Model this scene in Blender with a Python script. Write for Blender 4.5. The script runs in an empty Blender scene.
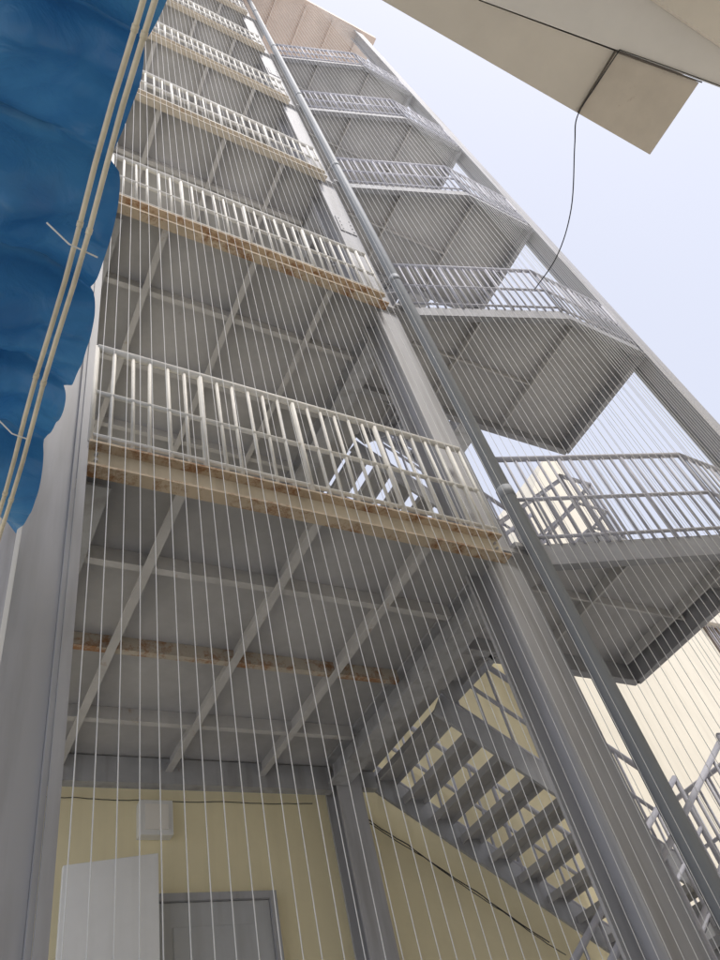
import bpy, math, random
from mathutils import Vector, Matrix
random.seed(7)
S=2.6; GZ=1.6
sc=bpy.context.scene
def W(p): return Vector((p[0]*S,p[1]*S,p[2]*S+GZ))
# ---------------- materials ----------------
def mat(name,col,rough=.55,var=.12,scale=3.,rust=0.,metal=0.,bump=.0,spec=.35,rustscale=4.,streak=False,rustcol=(.23,.10,.04),dirt=0.):
    m=bpy.data.materials.new(name);m.use_nodes=True;nt=m.node_tree;n=nt.nodes;l=nt.links
    b=n['Principled BSDF'];b.inputs['Roughness'].default_value=rough;b.inputs['Metallic'].default_value=metal
    b.inputs['Specular IOR Level'].default_value=spec
    tc=n.new('ShaderNodeTexCoord');mp=n.new('ShaderNodeMapping');l.new(tc.outputs['Object'],mp.inputs['Vector'])
    if streak: mp.inputs['Scale'].default_value=(1,1,.15)
    no=n.new('ShaderNodeTexNoise');no.inputs['Scale'].default_value=scale;no.inputs['Detail'].default_value=8;no.inputs['Roughness'].default_value=.65
    l.new(mp.outputs[0],no.inputs['Vector'])
    r=n.new('ShaderNodeValToRGB');r.color_ramp.elements[0].position=.3;r.color_ramp.elements[1].position=.7
    r.color_ramp.elements[0].color=tuple(c*(1-var) for c in col)+(1,);r.color_ramp.elements[1].color=tuple(min(1,c*(1+var)) for c in col)+(1,)
    l.new(no.outputs['Fac'],r.inputs['Fac']);out=r.outputs['Color']
    if dirt>0:
        mp2=n.new('ShaderNodeMapping');mp2.inputs['Scale'].default_value=(9,9,.8);l.new(tc.outputs['Object'],mp2.inputs['Vector'])
        n4=n.new('ShaderNodeTexNoise');n4.inputs['Scale'].default_value=1.;n4.inputs['Detail'].default_value=8;l.new(mp2.outputs[0],n4.inputs['Vector'])
        r4=n.new('ShaderNodeValToRGB');r4.color_ramp.elements[0].position=.48;r4.color_ramp.elements[1].position=.75
        r4.color_ramp.elements[1].color=(dirt,dirt,dirt,1);l.new(n4.outputs['Fac'],r4.inputs['Fac'])
        m4=n.new('ShaderNodeMix');m4.data_type='RGBA';l.new(r4.outputs['Color'],m4.inputs['Factor']);l.new(out,m4.inputs['A']);m4.inputs['B'].default_value=(col[0]*.5,col[1]*.47,col[2]*.42,1);out=m4.outputs['Result']
    if rust>0:
        n2=n.new('ShaderNodeTexNoise');n2.inputs['Scale'].default_value=rustscale;n2.inputs['Detail'].default_value=12;n2.inputs['Roughness'].default_value=.8
        l.new(tc.outputs['Object'],n2.inputs['Vector'])
        r2=n.new('ShaderNodeValToRGB');r2.color_ramp.elements[0].position=.66-rust*.25;r2.color_ramp.elements[1].position=.76-rust*.25
        l.new(n2.outputs['Fac'],r2.inputs['Fac'])
        mx=n.new('ShaderNodeMix');mx.data_type='RGBA';l.new(r2.outputs['Color'],mx.inputs['Factor']);l.new(out,mx.inputs['A']);mx.inputs['B'].default_value=rustcol+(1,)
        out=mx.outputs['Result']
    l.new(out,b.inputs['Base Color'])
    if bump>0:
        n3=n.new('ShaderNodeTexNoise');n3.inputs['Scale'].default_value=scale*8;n3.inputs['Detail'].default_value=6;l.new(tc.outputs['Object'],n3.inputs['Vector'])
        bp=n.new('ShaderNodeBump');bp.inputs['Strength'].default_value=bump;bp.inputs['Distance'].default_value=.01;l.new(n3.outputs['Fac'],bp.inputs['Height']);l.new(bp.outputs[0],b.inputs['Normal'])
    return m
M_steel=mat('steel_grey',(.40,.405,.42),.6,.14,2.5,rust=.12,bump=.1,dirt=.6)
M_land=mat('landing_beam_grey',(.35,.355,.375),.65,.14,2.5,rust=.1,bump=.1,dirt=.5)
M_deck=mat('deck_grey',(.455,.45,.45),.75,.2,1.2,rust=.12,bump=.15,rustcol=(.35,.30,.25))
M_joist=mat('joist_grey',(.53,.52,.51),.65,.14,3.,rust=.25,rustcol=(.38,.28,.2))
M_jrust=mat('joist_rusty',(.48,.43,.36),.7,.15,3.,rust=.72,rustscale=4.,rustcol=(.32,.17,.085))
M_col=mat('column_grey',(.45,.45,.465),.6,.08,1.5,rust=.08,bump=.05,streak=True,dirt=.55)
M_pipe=mat('pipe_grey',(.32,.34,.36),.6,.12,2.,rust=.06,streak=True,dirt=.5)
M_beam=mat('beam_beige',(.64,.57,.45),.6,.10,2.,rust=.2,rustscale=4.,rustcol=(.44,.27,.15),dirt=.5)
M_beam2=mat('beam_beige_faded',(.60,.55,.46),.6,.10,2.,rust=.08,rustscale=4.,rustcol=(.44,.32,.22),dirt=.4)
M_flange=mat('beam_flange_rust',(.55,.45,.33),.7,.15,3.,rust=.68,rustscale=3.5,rustcol=(.28,.14,.06))
M_flange2=mat('beam_flange_faded',(.55,.49,.40),.7,.15,3.,rust=.40,rustscale=3.5,rustcol=(.36,.23,.14))
M_rail=mat('rail_offwhite',(.73,.71,.66),.55,.1,5.,rust=.12,rustscale=12.)
M_rail2=mat('rail_greywhite_shaded',(.52,.52,.57),.55,.1,5.,rust=.05)  # lavender-grey base colour has the shade on the landing rails painted in
M_wire=mat('wire_white',(.76,.76,.74),.4,.05,5.)
M_roof=mat('soffit_tan',(.72,.60,.52),.7,.1,2.)
M_yel=mat('yellow_plaster',(.93,.84,.57),.85,.05,1.,bump=.2,spec=.2,dirt=.1)
M_cream=mat('cream_plaster',(.84,.79,.67),.85,.05,.6,bump=.1,spec=.2,dirt=.15)
M_eave=mat('eave_beige',(.80,.74,.64),.8,.06,1.2,bump=.1,spec=.2)
M_eave2=mat('eave_white',(.86,.83,.77),.8,.05,1.,bump=.1,spec=.2)
M_eave3=mat('eave_panel',(.70,.63,.53),.8,.10,1.5,rust=.2,rustcol=(.50,.41,.32),spec=.2)
M_black=mat('cable_black',(.03,.03,.03),.6,.1)
M_seam=mat('seam_dark',(.16,.14,.12),.8,.1)
M_white=mat('white_paint',(.82,.82,.80),.5,.05,2.,dirt=.15)
M_door=mat('door_grey',(.52,.53,.54),.5,.06,2.,dirt=.3)
M_ground=mat('ground_concrete',(.54,.53,.51),.9,.12,.5,bump=.3)
M_bamboo=mat('bamboo_pole_cream',(.72,.65,.49),.6,.2,6.)
M_glass=mat('window_dark',(.16,.12,.10),.15,.2,2.)
# ---------------- mesh builder ----------------
class B:
    def __init__(s): s.v=[];s.f=[]
    def hexa(s,c):
        o=len(s.v); s.v+=[Vector(p) for p in c]
        s.f+=[(o,o+3,o+2,o+1),(o+4,o+5,o+6,o+7),(o,o+1,o+5,o+4),(o+1,o+2,o+6,o+5),(o+2,o+3,o+7,o+6),(o+3,o,o+4,o+7)]
    def box(s,x0,x1,y0,y1,z0,z1):
        s.hexa([W(p) for p in [(x0,y0,z0),(x1,y0,z0),(x1,y1,z0),(x0,y1,z0),(x0,y0,z1),(x1,y0,z1),(x1,y1,z1),(x0,y1,z1)]])
    def bar(s,p0,p1,w,h,up=(0,0,1)):
        a=W(p0);b=W(p1);d=(b-a).normalized();u=Vector(up);sd=d.cross(u).normalized();u=sd.cross(d).normalized()
        sd=sd*w*S/2;u=u*h*S/2
        s.hexa([a-sd-u,a+sd-u,a+sd+u,a-sd+u,b-sd-u,b+sd-u,b+sd+u,b-sd+u])
    def tube(s,pts,r,n=8):
        pts=[W(p) for p in pts];o=len(s.v)
        for i,p in enumerate(pts):
            d=(pts[min(i+1,len(pts)-1)]-pts[max(i-1,0)]).normalized()
            if abs(d.z)<.99: a=d.cross(Vector((0,0,1))).normalized()
            else: a=Vector((1,0,0))
            b=d.cross(a).normalized()
            for k in range(n):
                t=2*math.pi*k/n; s.v.append(p+(a*math.cos(t)+b*math.sin(t))*r*S)
        for i in range(len(pts)-1):
            for k in range(n):
                k2=(k+1)%n; s.f.append((o+i*n+k,o+i*n+k2,o+(i+1)*n+k2,o+(i+1)*n+k))
        s.f.append(tuple(o+k for k in range(n))[::-1]); s.f.append(tuple(o+(len(pts)-1)*n+k for k in range(n)))
    def prism(s,poly,z0,z1):
        o=len(s.v);n=len(poly)
        for z in (z0,z1):
            for p in poly: s.v.append(W((p[0],p[1],z)))
        s.f.append(tuple(range(o,o+n))[::-1]);s.f.append(tuple(range(o+n,o+2*n)))
        for i in range(n): j=(i+1)%n; s.f.append((o+i,o+j,o+n+j,o+n+i))
    def prismY(s,poly,y0,y1):
        o=len(s.v);n=len(poly)
        for y in (y0,y1):
            for p in poly: s.v.append(W((p[0],y,p[1])))
        s.f.append(tuple(range(o,o+n)));s.f.append(tuple(range(o+n,o+2*n))[::-1])
        for i in range(n): j=(i+1)%n; s.f.append((o+j,o+i,o+n+i,o+n+j))
    def make(s,name,m,parent=None,smooth=False,bevel=0):
        me=bpy.data.meshes.new(name);me.from_pydata(s.v,[],s.f);me.update()
        import bmesh
        bm=bmesh.new();bm.from_mesh(me);bmesh.ops.recalc_face_normals(bm,faces=bm.faces);bm.to_mesh(me);bm.free()
        o=bpy.data.objects.new(name,me);sc.collection.objects.link(o);me.materials.append(m)
        if smooth:
            for p in me.polygons: p.use_smooth=len(p.vertices)==4
        if parent: o.parent=parent
        if bevel:
            b=o.modifiers.new('b','BEVEL');b.width=bevel;b.segments=2;b.limit_method='ANGLE'
        return o
def empty(name):
    e=bpy.data.objects.new(name,None);sc.collection.objects.link(e);return e
# ---------------- tower ----------------
z0=1.1878;h=1.3073;TH=.077;NL=6
ZT=8.75
tower=empty('steel_stair_tower')
col=B()
def hcol(b,x0,x1,y0,y1,za,zb,t=.008):
    b.box(x0,x1,y0,y0+t,za,zb);b.box(x0,x1,y1-t,y1,za,zb);b.box((x0+x1)/2-t/2,(x0+x1)/2+t/2,y0+t,y1-t,za,zb)
col.box(.092,.162,1.0,1.09,-.615,ZT)
col.box(.1625,.170,.99,1.03,-.615,ZT);col.box(.1705,.187,.985,.991,-.615,ZT)
hcol(col,1.20,1.305,1.03,1.13,-.615,ZT)
hcol(col,1.25,1.34,2.06,2.15,-.615,ZT)
col.box(.12,.20,2.07,2.14,-.615,ZT)
hcol(col,2.44,2.53,.79,.88,-.615,ZT)
hcol(col,2.47,2.54,2.05,2.13,-.615,ZT)
col.make('columns',M_col,tower)
sp=B();bo=B()
for zz in (3.25,5.9):
    for (xa,xb,y) in ((1.21,1.295,1.03),):
        sp.box(xa,xb,y-.005,y-.0005,zz,zz+.16)
        for i in range(4):
            for xx in (xa+.015,xb-.015): bo.tube([(xx,y-.008,zz+.02+.04*i),(xx,y-.005,zz+.02+.04*i)],.0035,6)
for k in range(NL):
    z=z0+k*h
    for i in range(3):
        for xx in (.205,1.21): bo.tube([(xx,.993,z+.02+.018*i),(xx,1.0,z+.02+.018*i)],.0035,6)
sp.make('splice_plates',M_col,tower);bo.make('bolts',M_steel,tower)
deck=B();joist=B();jr=B();main=B();fb=B();ff=B();fb2=B();ff2=B();steel=B()
rails=B();rails2=B()
def railing(b,pts,zb,zt,sp=.036,r=.0055,rt=.0105,mid=True,jit=.0,seg=8):
    for (a,c) in zip(pts[:-1],pts[1:]):
        L=math.hypot(c[0]-a[0],c[1]-a[1]);n=max(1,round(L/sp))
        b.tube([(a[0],a[1],a[2]+zt),(c[0],c[1],c[2]+zt)],rt)
        if mid: b.tube([(a[0],a[1],a[2]+(zb+zt)/2+.0),(c[0],c[1],c[2]+(zb+zt)/2)],rt*.7,6)
        b.tube([(a[0],a[1],a[2]+zb+.03),(c[0],c[1],c[2]+zb+.03)],rt*.6,6)
        for i in range(n+1):
            t=i/n; x=a[0]+(c[0]-a[0])*t;y=a[1]+(c[1]-a[1])*t;z=a[2]+(c[2]-a[2])*t
            j=random.uniform(-jit,jit)
            rr=r*1.6 if i%6==0 else r
            b.tube([(x+j,y,z+zb),(x+j*.3,y,z+zt)],rr,6)
for k in range(NL):
    z=z0+k*h
    deck.box(.19,1.43,1.012,2.13,z+.055,z+.07)
    for x in (.39,.706,1.006):
        joist.box(x-.003,x+.003,1.012,2.085,z+.012,z+.055);joist.box(x-.018,x+.003,1.012,2.085,z+.007,z+.012)
    for i,y in enumerate((1.25,1.55,1.85)):
        t=jr if (i==1 and k in(0,)) else joist
        t.box(.2,1.215,y-.0035,y+.0035,z+.020,z+.0545);t.box(.2,1.215,y-.0035,y+.016,z+.016,z+.0199)
    main.box(1.215,1.29,1.14,2.055,z-.03,z-.022);main.box(1.215,1.29,1.14,2.055,z+.045,z+.053);main.box(1.248,1.256,1.14,2.055,z-.022,z+.045)
    main.box(.19,.245,1.03,2.07,z-.0,z+.008);main.box(.19,.197,1.03,2.07,z+.008,z+.052)
    main.box(.2,1.25,2.085,2.12,z-.03,z+.05)
    main.box(1.34,1.43,2.10,2.13,z-.01,z+.05)
    f1,f2=(fb,ff) if k<2 else (fb2,ff2)
    f1.box(.187,1.228,1.0,1.010,z+.006,z+TH-.006)
    f2.box(.187,1.228,.978,1.010,z+TH-.006,z+TH);f2.box(.187,1.228,.978,1.010,z,z+.006)
    railing(rails,[(.19,.99,z),(1.232,.99,z)],TH,.44,sp=.042,r=.0046,rt=.0095,jit=.006)
    if k==5: continue
    if k==0: poly=[(1.29,1.0),(1.36,.995),(1.98,.785),(2.43,.80),(2.43,.93),(2.06,1.0),(2.06,1.40),(1.43,1.38),(1.43,1.36),(1.29,1.36)]
    else: poly=[(1.29,1.0),(1.36,.995),(1.98,.785),(2.43,.80),(2.43,1.37),(1.29,1.37)]
    deck.prism([(p[0],p[1]) for p in poly],z+.0712,z+.085)
    pr=poly[1:]
    for a,c in zip(pr[:-1],pr[1:]):
        steel.bar((a[0],a[1],z+.04),(c[0],c[1],z+.04),.008,.075)
        steel.bar((a[0],a[1]+.0,z+.003),(c[0],c[1],z+.003),.026,.006)
    for x in (1.65,2.0 if k==0 else 2.05):
        ya=.995-(x-1.36)*.3387+.02 if x<1.98 else .80
        joist.box(x-.004,x+.004,ya,1.36,z+.04,z+.0708)
    joist.box(1.4,2.05,1.12,1.127,z+.045,z+.0708)
    railing(rails2,[(1.36,.99,z),(1.98,.78,z),(2.43,.795,z)],TH,.44,sp=.037,r=.0040,rt=.009,jit=.002)
    if k>0: railing(rails2,[(2.43,.80,z),(2.43,1.36,z)],TH,.44,sp=.045,r=.0040,rt=.009,mid=False)
deck.make('floor_decks',M_deck,tower);joist.make('floor_joists',M_joist,tower);jr.make('floor_joist_rusty',M_jrust,tower)
main.make('main_beams',M_steel,tower);fb.make('front_beams',M_beam,tower);ff.make('front_beam_flanges',M_flange,tower)
fb2.make('upper_front_beams',M_beam2,tower);ff2.make('upper_front_beam_flanges',M_flange2,tower)
steel.make('landing_beams',M_land,tower)
st=B();tr=B();sr=B()
def flight(xa,za,xb,zb,y0,y1):
    n=max(3,round(abs(zb-za)/.0655))
    for y in (y0,y1):
        st.bar((xa,y,za-.03),(xb,y,zb-.03),.010,.085)
    for i in range(n):
        t=(i+.5)/n;x=xa+(xb-xa)*t;z=za+(zb-za)*t
        tr.box(x-.044,x+.044,y0+.006,y1-.006,z-.008,z+.0)
        tr.box(x-.044,x-.038,y0+.006,y1-.006,z-.024,z-.008)
        tr.box(x+.038,x+.044,y0+.006,y1-.006,z-.024,z-.008)
    for y in (y0,y1):
        railing(sr,[(xa,y,za),(xb,y,zb)],0.0,.34,sp=.085,r=.005,rt=.010,mid=True)
XL,XR=1.43,2.30
for k in range(-1,NL-1):
    if k==-1:
        zt=z0+.07; zm=zt-.61
        flight(XL,zt,XR,zm,1.67,2.12)
        flight(XR,zm,XL,zm-.6,1.40,1.62)
        st.box(1.3,XL,1.38,2.12,zm-.62,zm-.6); flight(XL,zm-.6,XR,-.615,1.67,2.12)
    else:
        zf=z0+k*h+.07; zt=zf+h; zm=zf+h*.53
        flight(XL,zt,XR,zm,1.67,2.12); flight(XL,zf,XR,zm,1.40,1.62)
    st.box(XR,2.50,1.385,2.13,zm-.02,zm)
    st.box(XR,2.50,1.385,1.40,zm-.09,zm-.021);st.box(XR,2.465,2.115,2.13,zm-.09,zm-.021);st.box(XR-.0,XR+.012,1.40,2.115,zm-.09,zm-.021)
    railing(sr,[(XR,1.39,zm),(2.49,1.39,zm),(2.49,2.04,zm)],0,.36,sp=.06,r=.005,rt=.010)
st.make('stair_stringers',M_steel,tower);tr.make('stair_treads',M_deck,tower);sr.make('stair_handrails',M_rail2,tower,True)
rails.make('front_railings',M_rail,tower,True);rails2.make('landing_railings',M_rail2,tower,True)
rf=B();rf.box(-.05,2.69,.766,2.45,ZT,ZT+.10)
for x in [i*.3+.1 for i in range(9)]: rf.box(x-.01,x+.01,.80,2.4,ZT-.03,ZT-.001)
rf.make('roof',M_roof,tower)
# wires
wr=B()
def wire(x,y,za=-.6,zb=ZT-.03): 
    x+=random.uniform(-.0025,.0025)
    zs=[za+(zb-za)*i/6 for i in range(7)]
    wr.tube([(x+random.uniform(-.0015,.0015),y,q) for q in zs],.00088,4)
n=38
for i in range(n+1): wire(.195+(1.30-.195)*i/n,.962)
def wline(a,c,sp=.027):
    L=math.hypot(c[0]-a[0],c[1]-a[1]);m=round(L/sp)
    for i in range(m): t=i/m;wire(a[0]+(c[0]-a[0])*t,a[1]+(c[1]-a[1])*t)
wline((1.385,.97),(1.98,.76));wline((1.98,.76),(2.44,.775));wline((2.455,.9),(2.455,1.4),.035)
wr.make('safety_wire_screen',M_wire)
pp=B();pp.tube([(1.335,.985,-.6),(1.335,.985,ZT)],.0225,16)
for k in range(NL):
    z=z0+k*h
    pp.tube([(1.335,.985,z+.25),(1.335,.985,z+.29)],.0245,16)
pp.make('drain_pipe',M_pipe,None,True)
# ---------------- yellow building ----------------
yb=empty('yellow_building')
b=B();b.box(-1.5,1.30,2.2,2.3,-.615,9.2);b.box(1.30,2.75,2.2,2.3,-.615,2.3);b.make('walls',M_yel,yb)
d=empty('steel_door')
b=B();b.box(.665,.685,2.17,2.2,-.615,.885);b.box(1.02,1.04,2.17,2.2,-.615,.885);b.box(.685,1.02,2.17,2.2,.865,.885);b.make('frame',M_col,d)
b=B();b.box(.686,1.019,2.182,2.197,-.6,.864);b.box(.73,.97,2.178,2.1815,.45,.8);b.box(.73,.97,2.178,2.1815,-.3,.35);b.make('leaf',M_door,d,bevel=.003)
b=B();b.tube([(.71,2.18,.2),(.71,2.15,.2),(.76,2.15,.2)],.006);b.make('handle',M_black,d)
b=B();b.prismY([(.41,.0),(.655,.0),(.655,.945),(.41,.915)],2.06,2.075);b.box(.415,.43,2.075,2.2,.1,.12);b.box(.63,.645,2.075,2.2,.1,.12);b.make('white_panel_board',M_white,None,bevel=.004)
v=empty('wall_vent_box')
b=B();b.box(.635,.735,2.165,2.2,1.045,1.15);b.make('body',M_white,v,bevel=.004)
b=B();b.box(.65,.72,2.160,2.164,1.06,1.135);b.make('cover',M_eave2,v)
cb=B()
def cable(pts,r=.002,sag=.01,seg=10,jit=.0012):
    out=[]
    for a,c in zip(pts[:-1],pts[1:]):
        for i in range(seg):
            t=i/seg;out.append((a[0]+(c[0]-a[0])*t+random.uniform(-jit,jit),a[1]+(c[1]-a[1])*t,a[2]+(c[2]-a[2])*t-sag*4*t*(1-t)+random.uniform(-jit,jit)))
    out.append(pts[-1]);cb.tube(out,r,6)
cable([(.2,2.19,1.167),(.45,2.19,1.164),(.65,2.19,1.161),(.9,2.19,1.163),(1.22,2.19,1.165)],.0012,.003)
cable([(1.32,2.10,1.10),(1.5,2.11,.99),(1.72,2.11,.838),(1.95,2.11,.675)],.0018,.005)
cable([(1.32,2.10,1.09),(1.55,2.11,.95),(1.8,2.11,.775),(2.0,2.11,.635)],.0014,.006)
cb.make('wall_cables',M_black,None,True)
# ---------------- cream building ----------------
c=empty('cream_building')
b=B();b.prismY([(3.3,3.15),(4.62,3.15),(4.62,4.0),(4.42,4.6),(4.3,4.6),(3.5,3.5)],2.62,4.0);b.box(2.9,9,2.6,5,-.615,3.15);b.make('walls',M_cream,c)
b=B();b.box(2.88,9.02,2.585,2.6,3.15,3.2)
WX=(4.9,6.1,7.3)
for x in WX:
    b.box(x-.02,x+.6,2.56,2.599,2.12,2.15);b.box(x-.02,x+.6,2.54,2.599,2.82,2.86)
b.make('cornice_and_sills',M_eave,c)
b=B()
for x in WX: b.box(x,x+.58,2.590,2.599,2.151,2.819)
b.make('window_glass',M_glass,c)
b=B()
for x in WX:
    for i in range(10): b.tube([(x+.06*i+.02,2.575,2.15),(x+.06*i+.02,2.575,2.82)],.004,6)
b.make('window_bars',M_rail2,c)
# ---------------- building behind the viewer (eave overhead) ----------------
e=empty('eave_building')
b=B();b.prism([(-.6,-.1),(1.05,-.0),(1.558,-.08),(1.558,.13),(-.6,.13)],2.6,2.78);b.make('eave_slab',M_eave,e)
b=B();b.prism([(1.562,-.078),(1.92,-.136),(1.92,.13),(1.562,.13)],2.597,2.78);b.make('hatch_panel',M_eave3,e)
b=B();b.bar((1.56,-.082,2.594),(1.56,.129,2.594),.0045,.004);b.bar((1.56,-.082,2.5885),(1.923,-.141,2.5885),.0045,.004)
b.make('hatch_seam',M_seam,e)
b=B();b.prism([(-.6,-.104),(1.05,-.004),(1.56,-.086),(1.925,-.145),(4.5,-.55),(4.5,-.9),(-.6,-.9)],2.59,3.0);b.make('upper_slab',M_eave2,e)
b=B();b.prism([(-.6,-.23),(4.5,-.27),(4.5,-.9),(-.6,-.9)],2.5,2.588);b.make('beam',M_eave,e)
b=B();b.box(-.6,4.5,-1.0,-.9,-.615,2.99);b.make('wall',M_cream,e)
hb=B()
def spline(pts,r,n=8):
    out=[]
    P=[Vector(p) for p in pts];P=[P[0]*2-P[1]]+P+[P[-1]*2-P[-2]]
    for i in range(1,len(P)-2):
        for j in range(n):
            t=j/n;a,b_,c_,d_=P[i-1:i+3]
            out.append(tuple(.5*((2*b_)+(c_-a)*t+(2*a-5*b_+4*c_-d_)*t*t+(3*b_-a-3*c_+d_)*t**3)))
    out.append(tuple(P[-2]));hb.tube(out,r,6)
RZ=[(.8702,-.2134,-.4441),(-.4461,-.7238,-.5264),(-.2091,.6562,-.7251)]
spline([(1.565,-.09,2.585),(1.56,.02,2.585),(1.55,.135,2.57),(1.535,.21,2.46),(1.61,.38,2.38),(1.72,.56,2.45),(1.93,.79,2.75)],.0022)
spline([(1.565,-.09,2.586),(1.8,-.13,2.586),(2.3,-.21,2.586)],.0015)
hb.make('overhead_cable',M_black,None,True)
# ---------------- tarp ----------------
def tarp():
    me=bpy.data.meshes.new('blue_tarpaulin');nx,ny=120,340;v=[];f=[]
    from mathutils import noise
    cus=[-.1,.06,.20,.34,.5,.65,.79,.961]
    for j in range(ny+1):
        y=-.1+1.06*j/ny
        for i in range(nx+1):
            t=i/nx
            s=0;qq=6
            xx=-1.3+1.36*(t**.55)
            yw=min(.96,max(-.1,y+.045*noise.noise(Vector((xx*2.2,0,0)))+.12*(.06-xx)*(1 if xx>-.5 else 0)+.04*(1-t**3)*noise.noise(Vector((xx*6,y*2,5)))))
            for q in range(len(cus)-1):
                if cus[q]<=yw<=cus[q+1]: s=(yw-cus[q])/(cus[q+1]-cus[q]);qq=q;break
            s=s**.6
            sag=max(0,math.sin(math.pi*min(1,max(0,s))))**.6
            dep=.12+.035*math.sin(qq*2.3)
            edge=.067+.010*sag+.007*math.cos(qq*1.7)-.03*max(0,(.35-y))+.018*max(0,min(1,(y-.35)/.3))
            x=-1.3+(edge+1.3)*(t**.55)
            z=1.01-dep*sag*(1-.7*max(0,(t-.86)/.14))+.035*noise.noise(Vector((x*4,y*9,1)))+.018*noise.noise(Vector((x*12,y*25,3)))+.014*abs(noise.noise(Vector((x*22+y*14,y*9-x*6,7))))
            z-=.05*max(0,(t-.92)/.08)
            v.append(W((x,y,z)))
    for j in range(ny):
        for i in range(nx): a=j*(nx+1)+i;f.append((a,a+1,a+nx+2,a+nx+1))
    me.from_pydata(v,[],f)
    for p in me.polygons:p.use_smooth=True
    o=bpy.data.objects.new('blue_tarpaulin',me);sc.collection.objects.link(o)
    m=bpy.data.materials.new('tarp_blue');m.use_nodes=True;nt=m.node_tree;N=nt.nodes;L=nt.links
    b=N['Principled BSDF'];out=N['Material Output'];b.inputs['Roughness'].default_value=.36
    tc=N.new('ShaderNodeTexCoord');no=N.new('ShaderNodeTexNoise');no.inputs['Scale'].default_value=3;no.inputs['Detail'].default_value=9;L.new(tc.outputs['Object'],no.inputs['Vector'])
    r=N.new('ShaderNodeValToRGB');r.color_ramp.elements[0].position=.35;r.color_ramp.elements[1].position=.7
    r.color_ramp.elements[0].color=(.034,.17,.40,1);r.color_ramp.elements[1].color=(.08,.28,.53,1);L.new(no.outputs['Fac'],r.inputs['Fac']);L.new(r.outputs['Color'],b.inputs['Base Color'])
    tl=N.new('ShaderNodeBsdfTranslucent');L.new(r.outputs['Color'],tl.inputs['Color']);mx=N.new('ShaderNodeMixShader');mx.inputs[0].default_value=.38
    L.new(b.outputs[0],mx.inputs[1]);L.new(tl.outputs[0],mx.inputs[2]);L.new(mx.outputs[0],out.inputs[0])
    n3=N.new('ShaderNodeTexNoise');n3.inputs['Scale'].default_value=7;n3.inputs['Detail'].default_value=4;n3.inputs['Distortion'].default_value=1.;L.new(tc.outputs['Object'],n3.inputs['Vector'])
    bp=N.new('ShaderNodeBump');bp.inputs['Strength'].default_value=.5;bp.inputs['Distance'].default_value=.04;L.new(n3.outputs['Fac'],bp.inputs['Height']);L.new(bp.outputs[0],b.inputs['Normal'])
    me.materials.append(m)
tarp()
for off,zz in ((-.001,.80),(.008,.79)):
    b=B();pts=[(.041+off+.0012*math.sin(i*1.3+off*90),-.3+1.30*i/20,zz+.003*math.sin(i*.9)) for i in range(21)]
    b.tube(pts,.0027,10)
    for p in pts[1::3]: b.tube([(p[0],p[1]-.003,p[2]),(p[0],p[1]+.003,p[2])],.0033,10)
    b.make('bamboo_pole',M_bamboo,None,True)
b=B();b.tube([(.01,.36,.80),(.035,.37,.79),(.065,.375,.792)],.0010,6);b.tube([(.01,.62,.80),(.03,.63,.79),(.05,.635,.792)],.0010,6);b.make('tie_strings',M_white)
# ground
b=B();b.v=[Vector(p) for p in [(-600,-600,0),(600,-600,0),(600,600,0),(-600,600,0)]];b.f=[(0,1,2,3)];b.make('ground',M_ground)
# ---------------- world, sun, camera ----------------
el=math.radians(60);az=math.radians(165)
w=bpy.data.worlds.new('World');sc.world=w;w.use_nodes=True;nt=w.node_tree
sky=nt.nodes.new('ShaderNodeTexSky');sky.sky_type='NISHITA';sky.sun_disc=False;sky.sun_elevation=el;sky.sun_rotation=az;sky.air_density=1.;sky.dust_density=6.;sky.ozone_density=1.
mx=nt.nodes.new('ShaderNodeMix');mx.data_type='RGBA';mx.inputs['Factor'].default_value=.68;mx.inputs['B'].default_value=(6.5,6.75,7.8,1)
nt.links.new(sky.outputs[0],mx.inputs['A'])
bg=nt.nodes['Background'];bg.inputs['Strength'].default_value=.15
nt.links.new(mx.outputs['Result'],bg.inputs['Color'])
sd=Vector((math.sin(az)*math.cos(el),math.cos(az)*math.cos(el),math.sin(el)))
ld=bpy.data.lights.new('sun','SUN');ld.energy=2.3;ld.angle=math.radians(12);ld.color=(1,.96,.91)
lo=bpy.data.objects.new('sun',ld);sc.collection.objects.link(lo);lo.rotation_euler=sd.to_track_quat('Z','Y').to_euler()
cd=bpy.data.cameras.new('camera');co=bpy.data.objects.new('camera',cd);sc.collection.objects.link(co);sc.camera=co
cd.sensor_fit='HORIZONTAL';cd.sensor_width=36;cd.lens=38.;cd.clip_end=3000;cd.clip_start=.05
M=Matrix(RZ);co.matrix_world=Matrix.Translation((0,0,GZ))@M.to_4x4()
sc.view_settings.view_transform='Standard';sc.view_settings.look='None';sc.view_settings.exposure=0
